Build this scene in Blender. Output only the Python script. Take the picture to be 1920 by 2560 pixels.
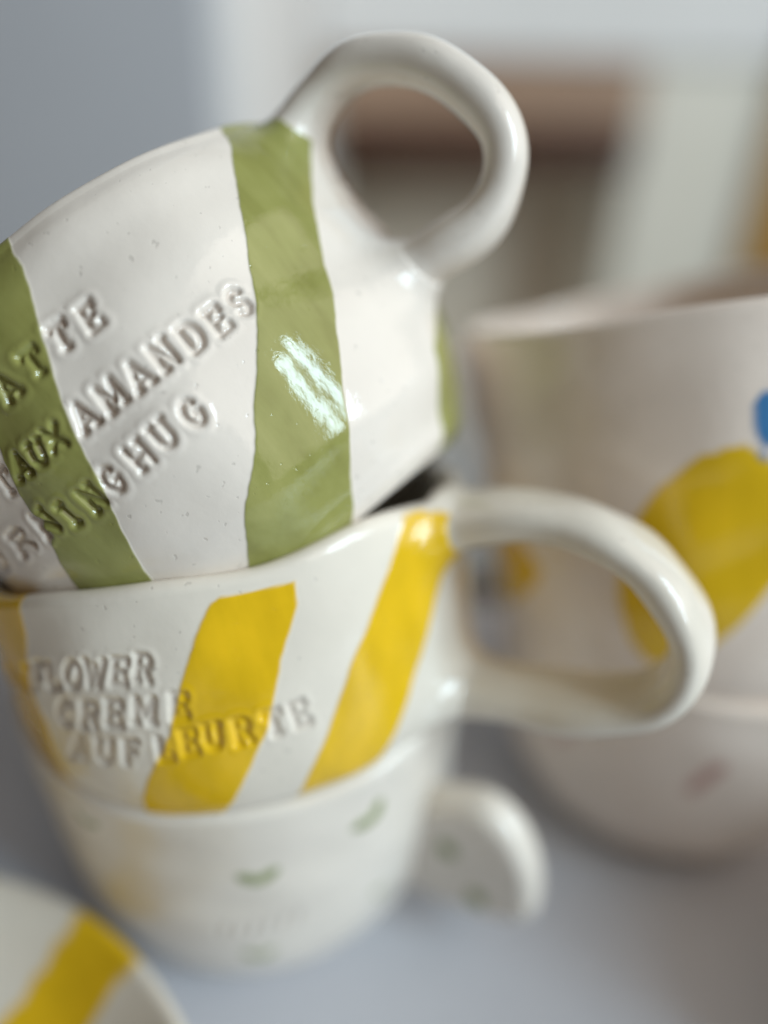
import bpy, bmesh, math, json
import numpy as np
from mathutils import Matrix, Vector

for o in list(bpy.data.objects):
    bpy.data.objects.remove(o, do_unlink=True)
sc = bpy.context.scene
COL = sc.collection
MM = 0.001
RNG = np.random.default_rng(7)

# ------------------------------------------------------------------ camera
cam_d = bpy.data.cameras.new("camera")
cam = bpy.data.objects.new("camera", cam_d)
COL.objects.link(cam)
sc.camera = cam
cam_d.sensor_fit = 'HORIZONTAL'
cam_d.sensor_width = 36.0
cam_d.lens = 36.0 * 1800.0 / 1920.0
cam_d.clip_start = 0.002
cam_d.clip_end = 20.0
POSE = json.loads('''{"T":{"loc":[15.542,-2.488,79.242],"ax":[[-0.74676,-0.35114,-0.56485],[0.00844,-0.85421,0.51986],[-0.66504,0.38344,0.64085]],"R":42.0,"H":51.85,"prof":[[0,0.6942],[0.03,0.7542],[0.08,0.7942],[0.2,0.9171],[0.4,1.0],[0.7,1.02],[1,1.0]]},"M":{"loc":[5.391,-8.538,47.33],"ax":[[-0.97748,-0.11141,-0.17921],[0.04431,-0.93869,0.34189],[-0.20632,0.32626,0.92249]],"R":42.57,"H":38.33,"prof":[[0,0.795],[0.03,0.845],[0.1,0.895],[0.25,0.9423],[0.5,0.9738],[0.8,0.99],[1,1.0]]},"B":{"loc":[0.0,0.0,0.0],"ax":[[-1.0,0.0,0.0],[0.0,-1.0,0.0],[0.0,-0.0,1.0]],"R":42.54,"H":57.23,"prof":[[0,0.7954],[0.03,0.8454],[0.1,0.8954],[0.25,0.9425],[0.5,0.9739],[0.8,0.99],[1,1.0]]},"C":{"loc":[96.262,18.782,47.136],"ax":[[-0.97893,-0.1078,-0.17341],[0.05876,-0.96207,0.26639],[-0.19555,0.25059,0.94814]],"R":43.62,"H":70.32,"prof":[[0,0.8192],[0.03,0.8692],[0.1,0.9192],[0.25,0.9556],[0.5,0.9798],[0.8,0.99],[1,1.0]]},"D":{"loc":[93.311,22.833,0.0],"ax":[[-1.0,0.0,0.0],[0.0,-1.0,0.0],[0.0,-0.0,1.0]],"R":44.92,"H":58.59,"prof":[[0,0.7203],[0.03,0.7703],[0.1,0.8203],[0.25,0.9012],[0.5,0.9551],[0.8,0.99],[1,1.0]]},"cam":[[0.999684,-0.025134,0.0,0.0260197],[0.01327,0.527791,-0.849271,-0.1078091],[0.021346,0.849002,0.527958,0.1528798]]}''')
POSE['M']['H'] -= 1.3
POSE['D']['R'] = 43.2
POSE['D']['loc'][0] += 3.5
cam.matrix_world = Matrix([*POSE['cam'], [0, 0, 0, 1]])
cam_d.dof.use_dof = True
cam_d.dof.focus_distance = 0.0892
cam_d.dof.aperture_fstop = 3.5
cam_d.dof.aperture_blades = 0

# ------------------------------------------------------------------ world, window light and added fill
world = bpy.data.worlds.new("World")
sc.world = world
world.use_nodes = True
bg = world.node_tree.nodes["Background"]
bg.inputs[0].default_value = (1.0, 0.79, 0.57, 1.0)
bg.inputs[1].default_value = 0.055


def area_lamp(name, az, el, dist, w, h, power, color):
    """rectangular lamp on the window side, aimed at the mugs"""
    d = bpy.data.lights.new(name, 'AREA')
    d.shape = 'RECTANGLE'
    d.size = w
    d.size_y = h
    d.energy = power
    d.color = color
    o = bpy.data.objects.new(name, d)
    COL.objects.link(o)
    target = Vector((0.02, -0.02, 0.10))
    a, e = math.radians(az), math.radians(el)
    v = Vector((math.cos(e) * math.sin(a), math.cos(e) * math.cos(a), math.sin(e)))
    o.location = target + v * dist
    o.rotation_euler = (-v).to_track_quat('-Z', 'Y').to_euler()
    return o


# two sky-bright panes with a bar between them, and an added broad fill lamp with no source of its own
area_lamp("window_pane_light", 108.5, 31, 1.6, 0.17, 0.90, 9.5, (0.64, 0.86, 1.0))
area_lamp("window_pane_light", 122.5, 25, 1.6, 0.19, 0.90, 10.0, (0.64, 0.86, 1.0))
area_lamp("soft_fill_light", 107, 35, 2.0, 2.6, 2.2, 26.0, (1.0, 0.885, 0.77))

sc.view_settings.view_transform = 'Standard'
sc.view_settings.look = 'None'
sc.view_settings.exposure = 0.20
sc.view_settings.gamma = 1.0
sc.view_settings.use_curve_mapping = False
sc.cycles.use_denoising = True
sc.cycles.max_bounces = 8

DATA = json.loads('''{"T_s1l":[[64.5,35.9],[63.2,33.2],[61.9,31.1],[60.0,28.5],[59.6,26.9],[58.8,24.2],[57.1,21.8],[54.7,19.2],[52.5,17.1]],"T_s1r":[[87.8,50.9],[87.9,48.4],[86.8,46.4],[84.5,41.7],[80.7,35.9],[78.2,31.7],[75.8,26.3],[73.2,21.2],[69.5,16.5],[64.6,10.4]],"T_s2l":[[134.9,51.1],[129.4,46.5],[124.6,41.5],[119.7,35.6],[115.7,31.1],[110.3,25.7],[105.2,21.2],[99.0,16.0],[91.6,11.1],[84.7,7.2],[78.7,4.0]],"T_s2r":[[151.4,51.6],[156.4,51.3],[147.5,44.6],[138.8,37.2],[133.6,31.4],[128.0,25.2],[123.4,20.4],[119.0,15.3],[114.0,9.1],[111.0,5.7],[105.5,2.8],[98.2,0.0]],"T_s3l":[[158.7,17.7],[145.7,12.1],[144.9,7.7],[146.8,2.9],[152.4,0.5]],"M_s1r":[[58.0,38.3],[56.0,32.9],[53.3,28.4],[50.8,23.7],[51.2,18.4],[48.1,11.6],[49.8,7.3],[56.1,5.5]],"M_s2l":[[97.3,35.8],[95.4,34.9],[94.1,33.2],[91.3,29.8],[88.3,25.9],[85.6,22.1],[82.2,17.1],[75.8,11.7],[69.7,5.9]],"M_s2r":[[110.6,35.0],[110.1,31.6],[107.8,28.1],[105.1,24.7],[103.0,20.4],[100.2,15.2],[95.5,10.1],[89.2,3.9]],"M_s3l":[[140.1,37.9],[135.8,37.7],[133.0,34.9],[125.7,27.6],[118.6,21.2],[111.7,12.8],[102.4,1.4]],"M_s3r":[[147.7,36.2],[152.3,33.3],[147.9,29.0],[140.6,21.9],[132.7,13.7],[126.8,6.0],[121.0,1.7]],"C_lemon":[[56.2,40.0],[62.0,45.9],[69.0,50.0],[74.6,51.0],[77.7,51.4],[82.4,49.1],[88.7,42.6],[89.7,33.8],[82.3,26.1],[76.5,20.8],[70.5,16.3],[63.3,12.8],[55.9,12.7],[52.3,17.0],[51.1,22.6],[50.8,28.1],[53.0,34.3]],"C_lemon2":[[3.4,30.6],[22.5,32.9],[30.3,28.1],[24.1,23.0],[8.8,15.2],[-0.2,15.8]],"C_leaf":[[79.9,57.4],[81.4,59.0],[83.6,59.0],[85.5,54.9],[84.3,50.7],[82.0,49.8],[80.2,52.5]],"C_h":70.3,"B_dots":[[100.2,42.8],[127.3,48.8],[62.1,50.8],[130.8,21.9],[98.2,16.9],[80.4,50.1],[113.1,46.6]],"B_text":[[90.1,26.4],[107.8,28.0]],"D_marks":[[75.2,35.8],[79.3,44.7]],"B_lug":[[41.4,34.9],[47.6,39.0],[54.5,40.8],[61.0,36.8],[65.7,27.7],[66.6,16.0],[61.7,14.0],[53.6,11.0],[44.8,9.4],[39.6,2.8]],"B_lugdots":[[47.0,27.2],[53.9,16.8]],"T_letters":[[[71.8,37.8],[73.2,40.7]],[[73.2,40.7],[74.8,37.5]],[[72.4,38.7],[74.2,38.5]],[[71.6,37.8],[72.3,37.7]],[[74.4,37.5],[75.0,37.5]],[[79.6,37.3],[79.6,40.3]],[[78.3,40.4],[81.0,40.2]],[[78.3,40.4],[78.2,39.9]],[[81.0,40.2],[81.0,39.7]],[[79.1,37.3],[80.0,37.2]],[[85.3,37.4],[85.8,40.6]],[[84.5,40.7],[87.2,40.4]],[[84.5,40.7],[84.4,40.2]],[[87.2,40.4],[87.1,39.9]],[[84.9,37.5],[85.8,37.4]],[[90.1,36.9],[90.4,40.1]],[[90.2,40.1],[92.4,40.0]],[[92.4,40.0],[92.3,39.4]],[[90.2,38.5],[91.7,38.5]],[[89.9,36.9],[92.2,36.8]],[[92.2,36.8],[92.2,37.3]],[[59.3,30.9],[60.1,33.9]],[[58.3,34.2],[61.8,33.6]],[[58.3,34.2],[58.1,33.7]],[[61.8,33.6],[61.7,33.1]],[[58.7,31.0],[59.9,30.8]],[[63.2,30.9],[65.9,33.2]],[[65.9,33.2],[66.3,30.3]],[[64.2,31.7],[66.1,31.3]],[[63.0,31.0],[63.7,30.8]],[[65.9,30.4],[66.6,30.2]],[[69.2,32.7],[68.5,30.9],[68.5,30.6],[68.5,30.3],[68.8,30.0],[69.1,29.9],[69.5,29.8],[69.9,29.8],[70.2,30.0],[70.5,30.2],[70.7,30.5],[71.3,32.2]],[[68.8,32.7],[69.5,32.6]],[[71.0,32.3],[71.6,32.2]],[[72.2,29.8],[75.5,32.0]],[[72.9,32.4],[74.9,29.4]],[[78.3,28.9],[80.1,31.9]],[[80.1,31.9],[81.2,28.7]],[[79.0,29.9],[80.8,29.8]],[[78.1,28.9],[78.8,28.9]],[[80.8,28.7],[81.5,28.7]],[[84.1,28.4],[84.2,31.6],[85.6,29.3],[87.1,31.5],[87.0,28.4]],[[83.8,28.4],[84.5,28.4]],[[86.6,28.4],[87.3,28.4]],[[89.6,28.0],[91.0,31.1]],[[91.0,31.1],[92.3,28.0]],[[90.1,29.0],[91.8,29.0]],[[89.3,28.0],[90.0,28.0]],[[91.9,28.0],[92.5,28.0]],[[94.8,28.0],[94.9,31.2],[97.2,28.1],[97.2,31.3]],[[94.5,28.0],[95.2,28.0]],[[96.9,31.2],[97.5,31.3]],[[100.2,27.8],[100.2,31.0]],[[100.0,31.0],[101.2,31.1],[101.2,31.1],[101.7,31.0],[102.1,30.7],[102.4,30.3],[102.6,29.8],[102.6,29.2],[102.4,28.7],[102.1,28.3],[101.7,28.0],[101.2,27.9],[100.0,27.8]],[[105.4,27.7],[105.3,30.9]],[[105.1,30.8],[107.5,31.0]],[[107.5,31.0],[107.5,30.4]],[[105.4,29.4],[107.0,29.5]],[[105.2,27.7],[107.6,27.9]],[[107.6,27.9],[107.6,28.4]],[[112.3,31.0],[111.9,31.2],[111.5,31.4],[111.0,31.3],[110.5,31.0],[110.3,30.7],[110.2,30.4],[110.4,30.0],[110.8,29.8],[111.3,29.8],[111.8,29.7],[112.2,29.5],[112.3,29.2],[112.3,28.8],[112.0,28.5],[111.6,28.2],[111.1,28.2],[110.7,28.3],[110.3,28.5]],[[43.6,27.6],[43.3,28.4],[42.3,29.1],[40.8,29.6],[38.9,29.9],[36.9,29.9],[35.4,29.5],[34.8,28.9],[35.4,28.0],[37.0,27.2],[39.0,26.6],[40.8,26.3],[42.4,26.4],[43.3,26.9],[43.6,27.6]],[[49.6,25.1],[49.5,28.4]],[[49.1,28.4],[51.7,28.1],[51.7,28.1],[52.4,28.0],[53.0,27.8],[53.4,27.5],[53.6,27.2],[53.6,27.0],[53.4,26.7],[53.0,26.6],[52.4,26.5],[51.8,26.5],[49.6,26.7]],[[51.8,26.5],[54.0,24.7]],[[48.9,25.2],[50.4,25.0]],[[58.4,23.9],[58.3,27.0],[61.6,23.7],[61.5,26.8]],[[58.0,23.9],[58.9,23.9]],[[61.1,26.8],[61.8,26.8]],[[65.1,22.4],[65.0,25.3]],[[64.6,22.4],[65.6,22.3]],[[64.4,25.3],[65.5,25.3]],[[69.8,21.6],[69.7,24.6],[72.4,21.6],[72.3,24.5]],[[69.5,21.6],[70.2,21.6]],[[71.9,24.5],[72.6,24.5]],[[77.2,23.9],[76.8,24.2],[76.3,24.4],[75.7,24.2],[75.3,23.9],[75.0,23.4],[74.8,22.9],[75.0,22.3],[75.3,21.8],[75.7,21.4],[76.3,21.3],[76.8,21.4],[77.2,21.7],[77.5,22.6],[76.5,22.6]],[[81.4,21.1],[81.3,24.2]],[[84.0,21.1],[84.0,24.1]],[[81.4,22.6],[84.0,22.6]],[[81.1,21.1],[81.8,21.1]],[[83.6,24.1],[84.2,24.1]],[[86.7,24.1],[86.7,22.1],[86.8,21.8],[86.9,21.4],[87.2,21.2],[87.6,21.1],[88.0,21.1],[88.3,21.2],[88.6,21.4],[88.8,21.7],[88.9,22.1],[88.9,24.1]],[[86.4,24.1],[87.1,24.1]],[[88.6,24.1],[89.2,24.1]],[[94.5,23.4],[94.1,23.8],[93.6,23.9],[93.1,23.7],[92.7,23.4],[92.4,22.9],[92.3,22.3],[92.4,21.7],[92.7,21.2],[93.1,20.9],[93.5,20.8],[94.0,20.9],[94.4,21.2],[94.7,22.1],[93.8,22.1]]],"M_letters":[[[35.7,25.2],[36.3,22.9],[35.1,22.2],[35.9,21.9],[34.2,21.2],[34.4,21.0],[35.7,21.2],[37.0,21.6],[34.4,21.2],[35.0,21.7],[37.5,22.8],[42.8,26.3]],[[35.4,25.2],[36.0,25.2]],[[41.2,26.0],[44.1,26.5]],[[39.3,21.8],[45.6,26.9],[48.9,23.6],[52.3,27.8]],[[36.9,21.4],[41.2,22.2]],[[51.5,27.7],[53.0,27.9]],[[52.5,24.2],[55.4,28.3]],[[55.0,28.3],[58.8,28.6]],[[54.1,26.4],[56.6,26.6]],[[60.6,28.6],[58.1,24.7],[61.1,24.9],[61.5,25.6]],[[67.5,27.0],[67.8,27.8],[67.7,28.4],[67.3,28.8],[66.6,28.8],[65.7,28.4],[64.9,27.8],[64.2,27.0],[63.9,26.1],[64.0,25.5],[64.4,25.1],[65.2,25.2],[66.0,25.5],[66.9,26.2],[67.5,27.0]],[[70.1,29.0],[69.1,25.4],[71.6,28.2],[70.9,25.3],[73.9,28.8]],[[74.2,25.4],[76.1,28.9]],[[75.9,28.9],[78.2,28.6]],[[78.2,28.6],[77.9,28.0]],[[75.2,27.2],[76.8,27.0]],[[74.0,25.4],[76.5,25.1]],[[76.5,25.1],[76.8,25.8]],[[79.0,25.5],[80.7,28.9]],[[80.5,29.0],[81.7,28.8],[81.7,28.8],[82.0,28.7],[82.2,28.5],[82.3,28.2],[82.3,28.0],[82.2,27.7],[81.9,27.4],[81.6,27.2],[81.3,27.1],[80.9,27.1],[79.9,27.2]],[[80.9,27.1],[81.2,25.2]],[[78.7,25.6],[79.4,25.5]],[[62.1,22.3],[61.8,22.7],[61.2,22.8],[60.4,22.6],[59.4,22.1],[58.5,21.4],[57.8,20.6],[57.3,19.8],[57.3,19.2],[57.6,18.8],[58.3,18.7],[59.3,18.9],[60.3,19.4]],[[63.5,18.8],[66.1,22.7]],[[65.9,22.7],[67.6,22.7],[67.6,22.7],[68.0,22.6],[68.3,22.5],[68.5,22.2],[68.4,21.9],[68.2,21.6],[67.9,21.3],[67.4,21.0],[66.9,20.9],[66.4,20.8],[64.9,20.8]],[[66.4,20.8],[66.8,18.8]],[[63.1,18.8],[64.1,18.8]],[[70.1,19.1],[72.2,22.9]],[[71.9,22.9],[74.5,22.7]],[[74.5,22.7],[74.2,22.1]],[[71.2,21.1],[73.0,21.0]],[[69.9,19.1],[72.7,19.0]],[[72.7,19.0],[73.0,19.7]],[[76.2,19.4],[77.9,23.0],[78.3,20.4],[81.1,22.7],[79.4,19.1]],[[75.8,19.4],[76.6,19.4]],[[79.0,19.2],[79.8,19.1]],[[83.9,19.4],[84.9,22.7]],[[84.7,22.8],[86.8,22.6]],[[86.8,22.6],[86.7,22.0]],[[84.4,21.1],[85.9,21.1]],[[83.7,19.4],[86.0,19.3]],[[86.0,19.3],[86.1,19.9]],[[55.2,12.8],[61.5,17.1]],[[61.5,17.1],[59.9,13.1]],[[57.6,14.3],[60.3,14.5]],[[54.7,12.7],[55.9,12.8]],[[59.2,13.1],[60.2,13.2]],[[66.1,16.7],[64.4,14.2],[64.2,13.7],[64.2,13.3],[64.4,13.1],[64.8,12.9],[65.4,12.9],[66.0,13.1],[66.7,13.4],[67.2,13.9],[67.6,14.3],[69.1,16.7]],[[65.7,16.7],[66.6,16.7]],[[68.7,16.7],[69.5,16.7]],[[70.4,12.7],[72.2,16.4]],[[71.9,16.4],[74.7,16.4]],[[71.4,14.7],[73.2,14.7]],[[79.4,16.5],[78.3,13.0],[80.6,13.1],[80.8,13.7]],[[83.7,13.5],[84.4,17.1]],[[84.2,17.1],[86.5,17.1]],[[86.5,17.1],[86.4,16.5]],[[84.1,15.4],[85.6,15.4]],[[83.5,13.5],[85.9,13.6]],[[85.9,13.6],[86.0,14.2]],[[88.7,17.3],[88.4,15.1],[88.4,14.7],[88.5,14.3],[88.8,14.0],[89.2,13.9],[89.6,13.9],[89.9,14.0],[90.3,14.3],[90.5,14.7],[90.6,15.1],[90.9,17.4]],[[88.3,17.3],[89.0,17.3]],[[90.6,17.4],[91.2,17.4]],[[94.1,13.7],[94.3,17.3]],[[94.1,17.3],[95.4,17.3],[95.4,17.3],[95.7,17.2],[96.0,17.1],[96.2,16.9],[96.4,16.6],[96.4,16.2],[96.2,16.0],[96.0,15.7],[95.7,15.6],[95.3,15.5],[94.2,15.5]],[[95.3,15.5],[96.5,13.7]],[[93.8,13.7],[94.5,13.7]],[[101.5,13.8],[101.1,17.4]],[[99.8,17.4],[102.5,17.4]],[[99.8,17.4],[99.8,16.8]],[[102.5,17.4],[102.5,16.9]],[[101.0,13.8],[101.9,13.8]],[[105.6,13.9],[105.0,17.5]],[[104.8,17.5],[107.1,17.6]],[[107.1,17.6],[107.2,17.0]],[[105.3,15.8],[106.8,15.8]],[[105.4,13.9],[107.8,13.9]],[[107.8,13.9],[107.7,14.6]]]}''')

# ------------------------------------------------------------------ materials


def new_mat(name):
    m = bpy.data.materials.new(name)
    m.use_nodes = True
    return m, m.node_tree.nodes, m.node_tree.links, m.node_tree.nodes["Principled BSDF"]


def noise_node(N, L, coord, scale, detail=3.0, rough=0.55):
    t = N.new("ShaderNodeTexNoise")
    t.inputs["Scale"].default_value = scale
    t.inputs["Detail"].default_value = detail
    t.inputs["Roughness"].default_value = rough
    L.new(coord, t.inputs["Vector"])
    return t.outputs["Fac"]


def ramp(N, L, fac, stops):
    r = N.new("ShaderNodeValToRGB")
    e = r.color_ramp.elements
    while len(e) < len(stops):
        e.new(0.5)
    for i, (p, c) in enumerate(stops):
        e[i].position = p
        e[i].color = (*c, 1) if len(c) == 3 else c
    L.new(fac, r.inputs[0])
    return r.outputs[0]


def mixc(N, L, fac, a, b, mode='MIX'):
    m = N.new("ShaderNodeMix")
    m.data_type = 'RGBA'
    m.blend_type = mode
    for sock, v in ((m.inputs[0], fac), (m.inputs[6], a), (m.inputs[7], b)):
        if hasattr(v, "links"):
            L.new(v, sock)
        else:
            sock.default_value = v if isinstance(v, (int, float)) else (*v, 1)
    return m.outputs[2]


def math_node(N, L, op, a, b=0.0):
    m = N.new("ShaderNodeMath")
    m.operation = op
    for s, v in ((m.inputs[0], a), (m.inputs[1], b)):
        if hasattr(v, "links"):
            L.new(v, s)
        else:
            s.default_value = v
    return m.outputs[0]


def glazed_ceramic(name, clay, rough=0.05, brush=1.0):
    m, N, L, P = new_mat(name)
    tc = N.new("ShaderNodeTexCoord").outputs["Object"]
    at = N.new("ShaderNodeAttribute")
    at.attribute_name = "paint"
    st = N.new("ShaderNodeAttribute")
    st.attribute_name = "stamp"
    # clay: faint warm and cool clouds, tiny pinholes
    cl = noise_node(N, L, tc, 55, 4)
    c1 = ramp(N, L, cl, [(0.32, tuple(v * 0.93 for v in clay)), (0.68, clay)])
    sp = noise_node(N, L, tc, 950, 1.0, 0.4)
    spm = ramp(N, L, sp, [(0.715, (0, 0, 0)), (0.76, (1, 1, 1))])
    spf = math_node(N, L, 'MULTIPLY', spm, 0.30)
    c1 = mixc(N, L, spf, c1, (0.36, 0.32, 0.28))
    # bare brownish clay at the bottom of the stamped letters
    c1 = mixc(N, L, math_node(N, L, 'MULTIPLY', st.outputs["Fac"], 0.42), c1, (0.46, 0.37, 0.31))
    # brushed pigment: streaks along the brush and thin patches
    mp = N.new("ShaderNodeMapping")
    mp.inputs["Scale"].default_value = (1.0, 1.0, 0.22)
    L.new(tc, mp.inputs["Vector"])
    b1 = noise_node(N, L, mp.outputs[0], 260, 3)
    b2 = noise_node(N, L, tc, 95, 3)
    bm = math_node(N, L, 'ADD', math_node(N, L, 'MULTIPLY', b1, 0.55), math_node(N, L, 'MULTIPLY', b2, 0.45))
    br = ramp(N, L, bm, [(0.36, (1 - 0.20 * brush, 1 - 0.21 * brush, 1 - 0.28 * brush)), (0.50, (0.97, 0.97, 0.97)), (0.66, (1 + 0.12 * brush, 1 + 0.10 * brush, 1 + 0.22 * brush))])
    pc = mixc(N, L, 1.0, at.outputs["Color"], br, 'MULTIPLY')
    col = mixc(N, L, at.outputs["Alpha"], c1, pc)
    L.new(col, P.inputs["Base Color"])
    rn = noise_node(N, L, tc, 120, 2)
    rr = N.new("ShaderNodeMapRange")
    rr.inputs[3].default_value = rough * 0.7
    rr.inputs[4].default_value = rough * 1.5
    L.new(rn, rr.inputs[0])
    L.new(rr.outputs[0], P.inputs["Roughness"])
    P.inputs["IOR"].default_value = 1.5
    # relief: soft hand-made waviness, grain and pinholes of the glaze
    w1 = noise_node(N, L, tc, 130, 2)
    w2 = noise_node(N, L, tc, 520, 3)
    h = math_node(N, L, 'ADD', math_node(N, L, 'MULTIPLY', w1, 0.30), math_node(N, L, 'MULTIPLY', w2, 0.17))
    h = math_node(N, L, 'SUBTRACT', h, math_node(N, L, 'MULTIPLY', spm, 0.10))
    pe = math_node(N, L, 'MULTIPLY', at.outputs["Alpha"], math_node(N, L, 'MULTIPLY', b1, 0.25))
    h = math_node(N, L, 'ADD', h, pe)
    bp = N.new("ShaderNodeBump")
    bp.inputs["Strength"].default_value = 1.0
    bp.inputs["Distance"].default_value = 0.00022
    L.new(h, bp.inputs["Height"])
    L.new(bp.outputs[0], P.inputs["Normal"])
    return m


def plain(name, c0, c1, scale, rough=0.5, bump=0.0, stretch=(1, 1, 1), lo=0.35, hi=0.65):
    m, N, L, P = new_mat(name)
    tc = N.new("ShaderNodeTexCoord").outputs["Object"]
    mp = N.new("ShaderNodeMapping")
    mp.inputs["Scale"].default_value = stretch
    L.new(tc, mp.inputs["Vector"])
    n = noise_node(N, L, mp.outputs[0], scale, 4)
    L.new(ramp(N, L, n, [(lo, c0), (hi, c1)]), P.inputs["Base Color"])
    P.inputs["Roughness"].default_value = rough
    if bump:
        bp = N.new("ShaderNodeBump")
        bp.inputs["Strength"].default_value = 0.6
        bp.inputs["Distance"].default_value = bump
        L.new(n, bp.inputs["Height"])
        L.new(bp.outputs[0], P.inputs["Normal"])
    return m


M_CER = glazed_ceramic("glazed_white_ceramic", (0.85, 0.775, 0.695), rough=0.035)
M_YEL = glazed_ceramic("glazed_white_ceramic_yellow", (0.83, 0.765, 0.665), rough=0.13, brush=0.6)
M_LEAF = glazed_ceramic("satin_white_ceramic", (0.84, 0.775, 0.69), rough=0.20)
M_BEI = glazed_ceramic("glazed_beige_ceramic", (0.87, 0.75, 0.655), rough=0.10, brush=0.4)
M_TABLE = plain("satin_white_tabletop", (0.525, 0.535, 0.58), (0.555, 0.565, 0.61), 30, 0.38)
M_WALL = plain("matt_white_wall_paint", (0.78, 0.765, 0.75), (0.81, 0.795, 0.78), 12, 0.7, 0.0006)
M_WALL_SHADE = plain("matt_white_wall_shade", (0.58, 0.585, 0.615), (0.61, 0.615, 0.645), 10, 0.7, 0.0006)  # white wall greyed: shade of the pier front put into the colour
M_CREAM = plain("cream_lacquer", (0.76, 0.72, 0.62), (0.79, 0.75, 0.66), 14, 0.45)
M_WOOD = plain("light_brown_wood", (0.33, 0.205, 0.135), (0.40, 0.265, 0.18), 9, 0.5, 0.0004, (1, 1, 12))
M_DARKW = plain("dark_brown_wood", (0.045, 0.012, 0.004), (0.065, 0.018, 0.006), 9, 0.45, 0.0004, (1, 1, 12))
M_GOLD = plain("golden_oak_wood", (0.36, 0.19, 0.04), (0.46, 0.26, 0.06), 9, 0.45, 0.0004, (12, 12, 1))
M_RECESS = plain("grey_lining_board", (0.74, 0.64, 0.52), (0.78, 0.68, 0.56), 10, 0.6)

GREEN = (0.315, 0.315, 0.098)
YELLOW = (0.83, 0.52, 0.014)
LEMON = (0.80, 0.51, 0.016)
BLUE = (0.055, 0.20, 0.42)
LEAF = (0.27, 0.31, 0.12)
PINK = (0.60, 0.38, 0.33)

# ------------------------------------------------------------------ mesh helpers


def sines(P, wl, n, seed):
    """smooth random waviness: sum of sines with random directions, P in mm"""
    r = np.random.default_rng(seed)
    out = np.zeros(len(P))
    for _ in range(n):
        k = r.normal(size=3)
        k *= 2 * math.pi / (wl * r.uniform(0.7, 1.5)) / np.linalg.norm(k)
        out += np.sin(P @ k + r.uniform(0, 6.28))
    return out / math.sqrt(n)


def make_mesh(name, V, F, smooth=True):
    me = bpy.data.meshes.new(name)
    me.from_pydata([], [], [])
    V = np.asarray(V, dtype=np.float32) * MM
    F = np.asarray(F, dtype=np.int32)
    me.vertices.add(len(V))
    me.vertices.foreach_set("co", V.ravel())
    n = F.shape[1]
    me.loops.add(F.size)
    me.loops.foreach_set("vertex_index", F.ravel())
    me.polygons.add(len(F))
    me.polygons.foreach_set("loop_start", np.arange(0, F.size, n, dtype=np.int32))
    me.update(calc_edges=True)
    me.validate()
    if smooth:
        me.polygons.foreach_set("use_smooth", np.ones(len(me.polygons), dtype=bool))
    return me


def obj(name, me, mat, parent=None):
    o = bpy.data.objects.new(name, me)
    COL.objects.link(o)
    if mat:
        me.materials.append(mat)
    if parent:
        o.parent = parent
    return o


def thing(name, label, cat, loc=(0, 0, 0), axes=None, group=None):
    o = bpy.data.objects.new(name, None)
    COL.objects.link(o)
    o.empty_display_size = 0.01
    m = Matrix.Identity(4)
    if axes:
        for c in range(3):
            for r in range(3):
                m[r][c] = axes[c][r]
    for r in range(3):
        m[r][3] = loc[r] * MM
    o.matrix_world = m
    o["label"] = label
    o["category"] = cat
    if group:
        o["group"] = group
    return o


def paint_attrs(me, col, alpha, stamp=None):
    a = me.color_attributes.new("paint", 'FLOAT_COLOR', 'POINT')
    a.data.foreach_set("color", np.concatenate([col, alpha[:, None]], 1).astype(np.float32).ravel())
    s = me.attributes.new("stamp", 'FLOAT', 'POINT')
    s.data.foreach_set("value", (np.zeros(len(col)) if stamp is None else stamp).astype(np.float32))


def seg_dist(P, A, B):
    d = B - A
    t = np.clip(((P - A) @ d) / max(d @ d, 1e-9), 0, 1)
    return np.linalg.norm(P - A - t[:, None] * d, axis=1)


def poly_sd(P, poly):
    """signed distance to a polygon, negative inside"""
    poly = np.asarray(poly, float)
    d = np.full(len(P), 1e9)
    ins = np.zeros(len(P), bool)
    for i in range(len(poly)):
        A, B = poly[i], poly[(i + 1) % len(poly)]
        d = np.minimum(d, seg_dist(P, A, B))
        c = (A[1] > P[:, 1]) != (B[1] > P[:, 1])
        with np.errstate(divide='ignore', invalid='ignore'):
            x = (B[0] - A[0]) * (P[:, 1] - A[1]) / (B[1] - A[1] + 1e-12) + A[0]
        ins ^= c & (P[:, 0] < x)
    return np.where(ins, -d, d)


def smoothstep(a, b, x):
    t = np.clip((x - a) / (b - a), 0, 1)
    return t * t * (3 - 2 * t)


def catmull(pts, n):
    pts = np.asarray(pts, float)
    p = np.vstack([2 * pts[0] - pts[1], pts, 2 * pts[-1] - pts[-2]])
    out = []
    for i in range(1, len(p) - 2):
        for t in np.linspace(0, 1, n, endpoint=False):
            a, b, c, d = p[i - 1], p[i], p[i + 1], p[i + 2]
            out.append(0.5 * ((2 * b) + (c - a) * t + (2 * a - 5 * b + 4 * c - d) * t * t + (3 * b - a - 3 * c + d) * t ** 3))
    out.append(pts[-1])
    return np.array(out)


def resample(pts, step):
    d = np.r_[0, np.cumsum(np.linalg.norm(np.diff(pts, axis=0), axis=1))]
    n = max(2, int(round(d[-1] / step)) + 1)
    s = np.linspace(0, d[-1], n)
    return np.stack([np.interp(s, d, pts[:, k]) for k in range(pts.shape[1])], 1)


# ------------------------------------------------------------------ the mug builder


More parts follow.
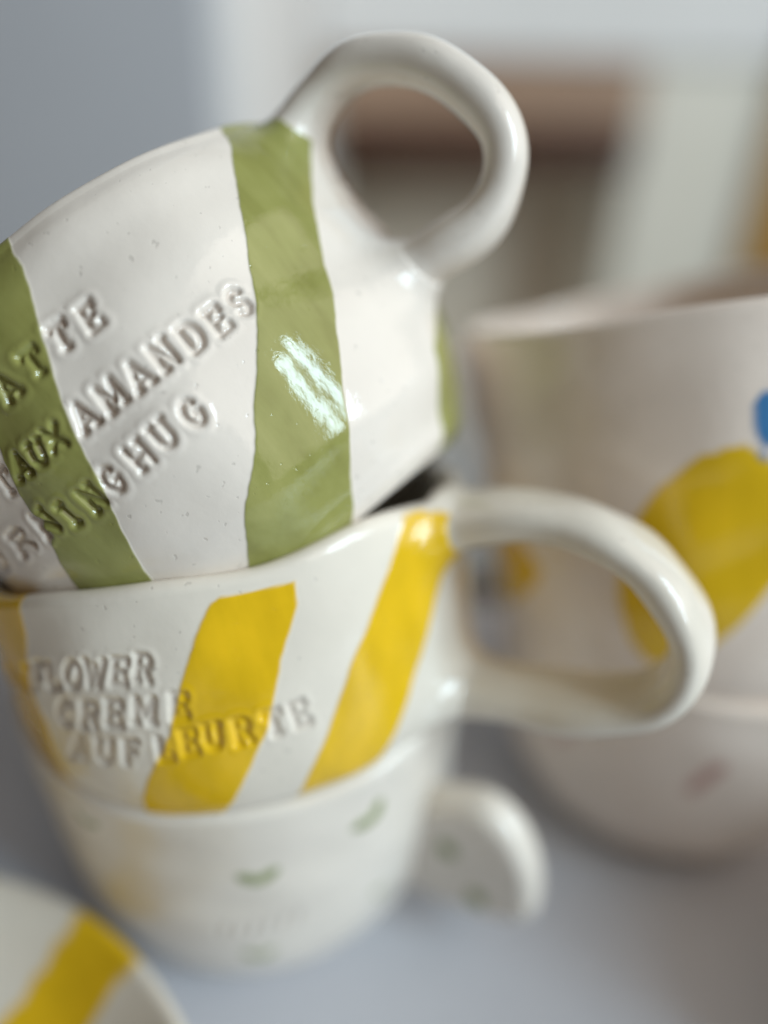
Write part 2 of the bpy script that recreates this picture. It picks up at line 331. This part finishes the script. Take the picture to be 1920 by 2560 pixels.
class Handle:
    """swept loop in the plane that holds the mug's axis at azimuth theta"""

    def __init__(self, theta, line, a, b, flare=0.0):
        th = math.radians(theta)
        self.e = np.array([math.cos(th), math.sin(th), 0.0])
        self.n = np.array([-math.sin(th), math.cos(th), 0.0])
        c = resample(catmull(line, 10), 0.9)
        # soften the path
        for _ in range(16):
            c[1:-1] = (c[:-2] + 2 * c[1:-1] + c[2:]) / 4
        self.c2 = c
        t = np.gradient(c, axis=0)
        t /= np.linalg.norm(t, axis=1)[:, None]
        self.q2 = np.stack([-t[:, 1], t[:, 0]], 1)
        s = np.linspace(0, 1, len(c))
        self.a = np.interp(s, np.linspace(0, 1, len(a)), a)
        self.b = np.interp(s, np.linspace(0, 1, len(b)), b)

    def sdf(self, P):
        rr, hh, nn = P @ self.e, P[:, 2], P @ self.n
        Q = np.stack([rr, hh], 1)
        best = np.full(len(P), 1e9)
        idx = np.zeros(len(P), int)
        for i in range(len(self.c2)):
            d = ((Q - self.c2[i]) ** 2).sum(1)
            k = d < best
            best[k] = d[k]
            idx[k] = i
        off = np.sqrt(best)
        a, b = self.a[idx], self.b[idx]
        return (np.sqrt((off / a) ** 2 + (nn / b) ** 2) - 1) * np.minimum(a, b)

    def mesh(self, ring=32):
        V = []
        ph = np.linspace(0, 2 * math.pi, ring, endpoint=False)
        for i in range(len(self.c2)):
            c = self.c2[i]
            q = self.q2[i]
            o1 = np.sign(np.cos(ph)) * np.abs(np.cos(ph)) ** 0.9 * self.a[i]
            o2 = np.sign(np.sin(ph)) * np.abs(np.sin(ph)) ** 0.9 * self.b[i]
            R = c[0] + q[0] * o1
            H = c[1] + q[1] * o1
            V.append(R[:, None] * self.e + o2[:, None] * self.n + H[:, None] * np.array([0, 0, 1.0]))
        V = np.array(V)
        n = len(V)
        F = []
        for i in range(n - 1):
            for j in range(ring):
                k = (j + 1) % ring
                F.append((i * ring + j, i * ring + k, (i + 1) * ring + k, (i + 1) * ring + j))
        return V.reshape(-1, 3), np.array(F), n, ring


def smin(a, b, k):
    h = np.maximum(k - np.abs(a - b), 0) / k
    return np.minimum(a, b) - h * h * k * 0.25


def build_mug(root, R, H, prof, dense, dstep, cstep, hstep, mat, paints=(), letters=None, handle=None,
              wob=0.35, seed=1, wall=3.3, rim=None, stamp_depth=0.62, letter_soft=(0.12, 0.66), blend=6.0, edge=0.35, soft=0.22):
    """lathe with uneven walls, rounded lip, painted shapes, stamped letters and a blended handle.
    paints: list of (colour, polygon in (theta deg, h mm))"""
    pr = np.array([(h * H, r * R) for h, r in prof])
    pc = catmull(pr[:, ::-1], 24)            # (r,h)
    pc = pc[:, ::-1]                          # (h,r)

    def r_out(h):
        return np.interp(h, pc[:, 0], pc[:, 1])
    # profile rows (r,h,kind): kind 1 = outer wall
    rows = []
    foot = r_out(0.0)
    for r in np.linspace(0.05, foot - 1.2, 8):
        rows.append((r, 0.6, 0))
    rows += [(foot - 0.8, 0.15, 0), (foot - 0.3, 0.05, 0)]
    oh = resample(np.stack([pc[:, 1], pc[:, 0]], 1), hstep)
    for r, h in oh:
        rows.append((r, h, 1))
    top = r_out(H)
    for a in np.linspace(0, math.pi, 9)[1:-1]:
        rows.append((top - wall / 2 + wall / 2 * math.cos(a), H + wall / 2 * math.sin(a), 2))
    for h in np.linspace(H, 6.0, 30):
        rows.append((max(1.0, r_out(h) - wall), h, 3))
    rin = r_out(6.0) - wall
    for t in np.linspace(0, 1, 8)[1:]:
        rows.append((rin - 3 * math.sin(t * math.pi / 2) if t < 1 else rin - 3.2, 6 - 2 * t, 3))
    for r in np.linspace(rin - 4, 0.05, 8):
        rows.append((r, 4.0, 3))
    rows = np.array(rows)
    th = list(np.arange(dense[0], dense[1], dstep)) + list(np.arange(dense[1], dense[0] + 360, cstep))
    th = np.radians(np.array(th))
    nt, nr = len(th), len(rows)
    RR, TT = np.meshgrid(rows[:, 0], th, indexing='ij')
    HH = np.repeat(rows[:, 1][:, None], nt, 1)
    KK = np.repeat(rows[:, 2][:, None], nt, 1).ravel()
    RR, TT, HH = RR.ravel(), TT.ravel(), HH.ravel()
    h0 = HH.copy()
    # uneven, hand-made rim and wall
    frac = np.clip(HH / H, 0, 1.1)
    P0 = np.stack([RR * np.cos(TT), RR * np.sin(TT), HH], 1)
    rimw = 0.55 * np.sin(2 * TT + seed) + 0.35 * np.sin(3 * TT + 2.1 * seed) + 0.2 * np.sin(7 * TT + seed)
    HH = HH + rimw * frac ** 4
    deg = np.degrees(TT) % 360
    if rim:
        for (t0, w, amp) in rim:
            HH = HH + amp * np.exp(-((deg - t0) / w) ** 2) * frac ** 5
    RR = RR + wob * (0.6 * sines(P0, 34, 6, seed) + 0.34 * sines(P0, 13, 8, seed + 5)) * (rows[:, 0].repeat(nt) > 12)
    P = np.stack([RR * np.cos(TT), RR * np.sin(TT), HH], 1)
    # normals of the outer wall
    dr = (r_out(np.clip(h0 + 0.4, 0, H)) - r_out(np.clip(h0 - 0.4, 0, H))) / 0.8
    N = np.stack([np.cos(TT), np.sin(TT), -dr], 1)
    N /= np.linalg.norm(N, axis=1)[:, None]
    outer = (KK == 1) | (KK == 2)
    uv = np.stack([deg * math.pi / 180 * R, h0], 1)          # mm on the wall
    stamp = np.zeros(len(P))
    if letters:
        segs = []
        for L in letters:
            for i in range(len(L) - 1):
                segs.append((np.array([math.radians(L[i][0]) * R, L[i][1]]), np.array([math.radians(L[i + 1][0]) * R, L[i + 1][1]])))
        allp = np.array([s[0] for s in segs])
        lo, hi = allp.min(0) - 4, allp.max(0) + 4
        sel = np.where((KK == 1) & (uv[:, 0] > lo[0]) & (uv[:, 0] < hi[0]) & (uv[:, 1] > lo[1]) & (uv[:, 1] < hi[1]))[0]
        d = np.full(len(sel), 9.0)
        Q = uv[sel]
        # letters are pressed unevenly
        for A, B in segs:
            m = (np.abs(Q[:, 0] - A[0]) < 8) & (np.abs(Q[:, 1] - A[1]) < 8)
            if m.any():
                d[m] = np.minimum(d[m], seg_dist(Q[m], A, B))
        d = d + 0.05 * sines(P[sel], 2.2, 6, 3)
        press = np.clip(1.0 + 0.22 * sines(P[sel], 14, 5, 11), 0.55, 1.35)
        cut = 1 - smoothstep(letter_soft[0], letter_soft[1], d)
        ridge = np.exp(-((d - 1.05) / 0.42) ** 2)
        P[sel] += N[sel] * ((-stamp_depth * cut + 0.09 * ridge) * press)[:, None]
        stamp[sel] = smoothstep(0.35, 1.0, cut)
    # painted shapes
    col = np.ones((len(P), 3)) * 0.8
    alpha = np.zeros(len(P))
    wig = 0.13 * sines(P0, 9.0, 8, seed + 9) + 0.035 * sines(P0, 1.6, 8, seed + 4)
    for c, poly in paints:
        pp = np.array([(math.radians(q[0]) * R, q[1]) for q in poly])
        lo, hi = pp.min(0) - 3, pp.max(0) + 3
        sel = np.where(outer & (uv[:, 0] > lo[0]) & (uv[:, 0] < hi[0]) & (uv[:, 1] > lo[1]) & (uv[:, 1] < hi[1]))[0]
        if len(sel) == 0:
            continue
        sd = poly_sd(uv[sel], pp) + wig[sel] * edge / 0.35
        m = 1 - smoothstep(-soft, soft, sd)
        k = m > alpha[sel]
        alpha[sel[k]] = m[k]
        near = sd < 1.2
        col[sel[near]] = c
        # pigment lies slightly proud of the clay
        P[sel] += N[sel] * (0.07 * m)[:, None]
    # blend the wall into the handle
    if handle:
        hd = handle
        near = np.where(outer & (P @ hd.e > R * 0.55) & (np.abs(P @ hd.n) < 26))[0]
        s = np.zeros(len(near))
        base = P[near]
        for _ in range(10):
            q = base + N[near] * s[:, None]
            f = smin(s, hd.sdf(q), blend)
            s = np.clip(s - 0.7 * f, 0, 3.4)
        P[near] = base + N[near] * s[:, None]
    F = []
    idx = np.arange(nr * nt).reshape(nr, nt)
    a = idx[:-1, :]
    b = np.roll(idx, -1, 1)[:-1, :]
    c = np.roll(idx, -1, 1)[1:, :]
    d_ = idx[1:, :]
    F = np.stack([a, b, c, d_], -1).reshape(-1, 4)
    me = make_mesh("body", P, F)
    paint_attrs(me, col, alpha, stamp)
    obj("body", me, mat, root)
    if handle:
        V, F, n, ring = handle.mesh()
        cen = (handle.c2[:, 0][:, None] * handle.e + handle.c2[:, 1][:, None] * np.array([0, 0, 1.0])).repeat(ring, 0)
        nv = V - cen
        nv /= np.linalg.norm(nv, axis=1)[:, None] + 1e-9
        V = V + nv * (0.36 * sines(V, 15, 6, seed + 2))[:, None]
        s = np.zeros(len(V))

        def body_sdf(q):
            rho = np.hypot(q[:, 0], q[:, 1])
            return rho - r_out(np.clip(q[:, 2], 0, H)) + np.maximum(0, q[:, 2] - H - 1.0) * 0.9
        act = body_sdf(V) > -0.6
        for _ in range(10):
            q = V + nv * s[:, None]
            f = smin(body_sdf(q), s, blend)
            s = np.where(act, np.clip(s - 0.6 * f, 0, 3.2), 0)
        V = V + nv * s[:, None]
        me = make_mesh("handle", V, F)
        paint_attrs(me, np.ones((len(V), 3)), np.zeros(len(V)))
        obj("handle", me, mat, root)


D = DATA


def strip(L, Rr):
    return list(L) + list(reversed(Rr))


# ------------------------------------------------------------------ table and background


def box(name, x0, x1, y0, y1, z0, z1, mat, parent=None, bev=1.5):
    bm = bmesh.new()
    bmesh.ops.create_cube(bm, size=1.0)
    for v in bm.verts:
        v.co = Vector(((x0 + x1) / 2 + v.co.x * (x1 - x0), (y0 + y1) / 2 + v.co.y * (y1 - y0), (z0 + z1) / 2 + v.co.z * (z1 - z0))) * MM
    if bev:
        bmesh.ops.bevel(bm, geom=list(bm.edges), offset=bev * MM, segments=3, profile=0.5, affect='EDGES')
    me = bpy.data.meshes.new(name)
    bm.to_mesh(me)
    bm.free()
    return obj(name, me, mat, parent)


t = box("table", -520, 620, -420, 84, -25, 0, M_TABLE, bev=3)
t["kind"] = "structure"
w = box("wall", -900, 1500, 1090, 1130, -700, 1500, M_WALL, bev=0)
w["kind"] = "structure"
w = box("wall", -900, -67, 385, 1089, -700, 1300, M_WALL, bev=4)
w["kind"] = "structure"
w = box("wall_shade_sheet", -900, -78, 376, 384, -700, 1300, M_WALL_SHADE, bev=2)  # thin sheet added over the pier front to paint its shaded side
w["kind"] = "structure"

cab = thing("cabinet", "cream cabinet with brown wooden drawer front, blurred far behind the mugs", "cabinet", (150, 880, -400))
Z0 = -400.0


def cbox(name, x0, x1, y0, y1, z0, z1, mat, bev=1.5):
    o = box(name, x0 - 150, x1 - 150, y0 - 880, y1 - 880, z0 - Z0, z1 - Z0, mat, cab, bev)
    return o


cbox("side_panel", -64, -50, 880, 1088, -400, 162, M_CREAM)
cbox("side_panel", 320, 478, 880, 1088, -400, 162, M_CREAM)
cbox("top_panel", -64, 478, 872, 1088, 164, 900, M_WALL)
cbox("back_panel", -49, 319, 1075, 1087, -400, 161, M_RECESS)
cbox("drawer_front", -48, 318, 866, 884, 96, 160, M_WOOD, 2)
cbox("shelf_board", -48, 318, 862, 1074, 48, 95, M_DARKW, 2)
dr = thing("door", "golden wooden door edge at the far right behind the cups", "door", (482, 860, -400))
box("door_leaf", 0, 420, 0, 38, 0, 1300, M_GOLD, dr, 3)

# ------------------------------------------------------------------ the mugs
# bottom mug of the near stack, standing on the table


def leaf_pair(t0, h0, R, s=1.0, rot=0.0):
    """two small brushed leaves in a V"""
    out = []
    for sg in (-1, 1):
        pts = []
        for a in np.linspace(0, 2 * math.pi, 14, endpoint=False):
            x, y = 2.0 * s * math.cos(a) + 1.7 * s, 0.95 * s * math.sin(a)
            an = math.radians(90 + sg * 48 + rot)
            px, py = x * math.cos(an) - y * math.sin(an), x * math.sin(an) + y * math.cos(an)
            pts.append((t0 - math.degrees(px / R), h0 + py - 1.2 * s))
        out.append((LEAF, pts))
    return out


B_R, B_H = POSE['B']['R'], POSE['B']['H']
B = thing("mug", "white mug with tiny green leaf motifs, bottom of the tilted stack on the table", "mug",
          (0, 0, 0), ((-1, 0, 0), (0, -1, 0), (0, 0, 1)), "mugs of the near stack")
bp = []
for (tt, hh), s, ro in zip(D['B_dots'][:5], (1.25, 1.2, 0.9, 0.8, 1.1), (0, -35, 10, 20, 0)):
    bp += leaf_pair(tt, hh, B_R, s, ro)
marks = []
for i in range(6):
    tt = D['B_text'][0][0] + (D['B_text'][1][0] - D['B_text'][0][0]) * i / 5
    hh = D['B_text'][0][1] + (D['B_text'][1][1] - D['B_text'][0][1]) * i / 5
    marks.append([(tt - 0.6, hh - 2.0), (tt + 0.6, hh + 2.0)])
build_mug(B, B_R, B_H, POSE['B']['prof'],
          (45, 165), 0.7, 2.0, 0.7, M_LEAF, bp, marks, None, seed=3, stamp_depth=0.4)
# flat ear-shaped handle of the bottom mug
lug = catmull(np.array([0.972, 1.0]) * np.array(D['B_lug'][:6] + [[60, 11.5], [52, 9.0], [44, 7.5], [36, 10], [34, 22], [36, 31]] + [D['B_lug'][0]]), 8)[:-1]
cx, cy = 49.0, 24.0
lv, lf, lc, la = [], [], [], []
th = math.radians(152)
e = np.array([math.cos(th), math.sin(th), 0])
nn = np.array([-math.sin(th), math.cos(th), 0])
ss = np.r_[np.linspace(0.02, 0.80, 22), 0.80 + 0.20 * np.sin(np.linspace(0, math.pi / 2, 12))[1:]]
nb = len(lug)
for side in (1, -1):
    for s in ss:
        tk = 4.2 * (math.sqrt(max(0, 1 - ((s - 0.80) / 0.20) ** 2)) if s > 0.80 else 1.0)
        for q in lug:
            r, h = cx + (q[0] - cx) * s, cy + (q[1] - cy) * s
            lv.append(r * e + h * np.array([0, 0, 1.0]) + side * tk * nn)
            al = 0.0
            for (dr_, dh) in D['B_lugdots']:
                al = max(al, 1 - smoothstep(1.6, 2.4, math.hypot((r - dr_), (h - dh) * 0.8)))
            la.append(al)
ns = len(ss)
for k in range(2):
    o = k * ns * nb
    for i in range(ns - 1):
        for j in range(nb):
            j2 = (j + 1) % nb
            f = (o + i * nb + j, o + i * nb + j2, o + (i + 1) * nb + j2, o + (i + 1) * nb + j)
            lf.append(f if k == 0 else f[::-1])
me = make_mesh("handle", np.array(lv), np.array(lf))
paint_attrs(me, np.ones((len(lv), 3)) * np.array(LEAF), np.array(la, float))
obj("handle", me, M_LEAF, B)

# middle mug with yellow slanting stripes
Mm = thing("mug", "white mug with wide slanting yellow stripes and stamped letters, second in the stack", "mug",
           POSE['M']['loc'], POSE['M']['ax'], "mugs of the near stack")
m1l = [(t - 17, h) for t, h in D['M_s1r']]
m1 = strip([(44, 44)] + m1l[:6] + [(34, 0)], [(59, 44)] + D['M_s1r'][:6] + [(50, 0)])
m2 = strip(D['M_s2l'] + [(66, 1)], D['M_s2r'] + [(85, 1)])
m3 = strip(D['M_s3l'] + [(100, -1)], D['M_s3r'][:6] + [(119, -1)])
extra = [strip([(a, 36), (a - 14, 20), (a - 28, 1)], [(a + 17, 36), (a + 3, 20), (a - 11, 1)]) for a in (190, 240, 290, 340)]
hM = Handle(152, [(38, 32.0), (45.5, 33.6), (54.3, 33.9), (63.0, 32.0), (71.0, 26.9), (75.8, 18.4), (76.0, 11.0), (71.2, 4.6), (62.4, 3.2), (53.1, 3.8), (45, 5.0), (38, 6.0)],
            [4.2, 3.7, 3.4, 3.2, 3.1, 3.2, 3.6, 4.0, 4.4], [7.6, 7.2, 7.0, 7.0, 7.0, 7.0, 7.0, 7.2, 7.6])
build_mug(Mm, POSE['M']['R'], POSE['M']['H'], POSE['M']['prof'],
          (40, 165), 0.42, 1.6, 0.36, M_YEL, [(YELLOW, m1), (YELLOW, m2), (YELLOW, m3)] + [(YELLOW, x) for x in extra], D['M_letters'], hM,
          seed=5, stamp_depth=0.42, rim=[(103, 14, -1.2), (75, 18, -1.2), (48, 14, -0.8), (132, 14, 0.8)], letter_soft=(0.0, 1.0))

# top mug with green stripes, tipped over inside the yellow one
Tm = thing("mug", "white mug with olive green stripes and stamped words, tipped on top of the stack", "mug",
           POSE['T']['loc'], POSE['T']['ax'], "mugs of the near stack")
t1l = [(75.5, 56), (72, 47), (69, 41)] + D['T_s1l'] + [(51, 8), (47, -2)]
t1r = [(89.5, 56)] + D['T_s1r'] + [(60, 4), (54, -2)]
t2l = [(141, 57)] + D['T_s2l'] + [(76, -2)]
t2r = [(156, 57), (152.5, 50.2), (150, 46.5), (146.5, 43.0)] + D['T_s2r'][3:10] + [(108, 2.2), (103, -2)]
t3l = [(178, 50), (170, 32), (160, 20.5), (151.0, 14.5)] + D['T_s3l'][1:4] + [(146, -2)]
t3r = [(t + 24, h) for t, h in t3l]
ex = [strip([(a + 34, 56), (a + 16, 25), (a, -2)], [(a + 54, 56), (a + 36, 25), (a + 20, -2)]) for a in (205, 250, 300)]
POSE['T']['prof'][-1:] = [[.87, 1.014], [.95, 1.0], [1, .975]]
hT = Handle(153, [(38.5, 44.0), (43.2, 49.3), (49.6, 50.6), (56.0, 49.9), (61.5, 45.2), (64.8, 39.4), (66.0, 33.6), (65.7, 27.5), (63.0, 23.9), (58.3, 21.2), (54.0, 21.1), (48.4, 22.5), (39, 24.2)],
            [4.2, 3.5, 3.15, 3.1, 3.2, 3.3, 3.3, 3.4, 3.6, 4.0, 4.4], [6.4, 5.6, 5.0, 4.8, 4.8, 4.8, 4.8, 4.9, 5.2, 5.8, 6.4])
build_mug(Tm, POSE['T']['R'], POSE['T']['H'], POSE['T']['prof'],
          (38, 176), 0.27, 1.5, 0.20, M_CER, [(GREEN, strip(t1l, t1r)), (GREEN, strip(t2l, t2r)), (GREEN, strip(t3l, t3r))] + [(GREEN, x) for x in ex],
          D['T_letters'], hT, seed=11, wob=0.80, rim=[(146, 13, 1.8)], edge=0.42, soft=0.14)

# the two beige cups standing behind on the right
Dm = thing("cup", "pale beige cup with a faint pink dab, under the lemon cup", "cup", POSE['D']['loc'], POSE['D']['ax'])
(dx0, dy0), (dx1, dy1) = D['D_marks']
pm = [(dx0 - 1.6, dy0 + 1), (dx0 - 1, dy0 - 1.6), (dx0 + 1.8, dy0 - 1), (dx1 + 1.8, dy1 - 1.2), (dx1 + 1.4, dy1 + 1.6), (dx1 - 1.6, dy1 + 1.2)]
pm2 = [(t - 36, h - 2) for t, h in pm]
build_mug(Dm, POSE['D']['R'], POSE['D']['H'], POSE['D']['prof'],
          (20, 150), 1.0, 2.5, 0.9, M_BEI, [(PINK, pm), (PINK, pm2)], None, None, seed=21)
Cm = thing("cup", "beige cup painted with big yellow lemons and a blue leaf, behind the stack", "cup", POSE['C']['loc'], POSE['C']['ax'])
lem2 = [(-24, 30), (-10, 42), (2, 43), (14, 38), (22.2, 32.9), (30, 28), (23.7, 22.7), (7, 14.4), (-10, 14), (-22, 20)]
stem = [(68.2 + 1.5 * math.cos(a), 30.5 + 1.1 * math.sin(a)) for a in np.linspace(0, 6.28, 10, endpoint=False)]
lem3 = [(t + 75, h + (4 if i % 2 else 3)) for i, (t, h) in enumerate(D['C_lemon'])]
build_mug(Cm, POSE['C']['R'], POSE['C']['H'], POSE['C']['prof'],
          (-20, 140), 0.8, 2.5, 0.7, M_BEI, [(LEMON, D['C_lemon']), (LEMON, [(t % 360 if t < 0 else t, h) for t, h in lem2 if t >= 0] + [(0.5, 14), (0.5, 43)][::1]), (BLUE, D['C_leaf']), (LEMON, lem3)],
          None, None, seed=31, wob=0.6)

# striped plate lying on the table in front
Pl = thing("plate", "white plate with a yellow stripe lying on the table in front of the stack", "plate", (-59.2, -97.4, 0))
pp = [(0, 1.2), (40, 1.0), (42, 0.2), (45, 0.2), (47, 1.5), (60, 8), (68.5, 14.6), (70.6, 16.6), (71.0, 17.6), (70.4, 18.4), (69.3, 18.4), (67, 16.6), (58, 9.4), (50, 6.0), (42, 4.9), (0, 4.6)]
pp = resample(catmull(pp, 10), 1.0)
pp[:, 0] = np.maximum(pp[:, 0], 0.02)
nt = 300
th = np.linspace(0, 2 * math.pi, nt, endpoint=False)
V = np.stack([pp[:, 0][:, None] * np.cos(th), pp[:, 0][:, None] * np.sin(th), np.repeat(pp[:, 1][:, None], nt, 1)], -1).reshape(-1, 3)
V[:, 2] += 0.35 * (np.hypot(V[:, 0], V[:, 1]) / 70) ** 3 * (np.sin(3 * np.arctan2(V[:, 1], V[:, 0]) + 1) + 0.6 * np.sin(5 * np.arctan2(V[:, 1], V[:, 0]))) + 0.35
idx = np.arange(len(pp) * nt).reshape(len(pp), nt)
F = np.stack([idx[:-1], np.roll(idx, -1, 1)[:-1], np.roll(idx, -1, 1)[1:], idx[1:]], -1).reshape(-1, 4)
me = make_mesh("plate_body", V, F)
col = np.ones((len(V), 3)) * np.array(YELLOW)
al = np.zeros(len(V))
Q = V[:, :2] + np.array([-59.2, -97.4])
topside = np.repeat(np.arange(len(pp)) > np.argmax(pp[:, 0]), nt)
for k in (-1, 0, 1, 2):
    # slanting brush stripes
    off = np.array([-33.0, 22.0]) * k + np.array([6.5, -1.5])
    st = np.array([(-27, -17), (-39.8, -40.6), (-45.9, -50.8), (-60, -76), (-84, -118), (-68, -124), (-44, -80), (-29.4, -51.5), (-25.7, -45.5), (-12, -27)]) + off
    an = math.radians(-10)
    pv = np.array([-22.0, -42.0])
    st = (st - pv) @ np.array([[math.cos(an), math.sin(an)], [-math.sin(an), math.cos(an)]]) + pv
    sd = poly_sd(Q, st) + 0.3 * sines(V, 6, 6, 3)
    al = np.maximum(al, 1 - smoothstep(-0.3, 0.3, sd))
paint_attrs(me, col, al * topside)
obj("plate_body", me, M_YEL, Pl)

# unseen plain white mug, added on the right to shade table and lower cup
shade_mug = thing("mug", "unseen plain white mug added to shade the table beside the beige cups", "mug", (182, -58, 0), ((-1, 0, 0), (0, -1, 0), (0, 0, 1)))
build_mug(shade_mug, 44.0, 64.0, POSE['B']['prof'], (20, 100), 2.5, 2.5, 1.5, M_CER, (), None, None, seed=41)
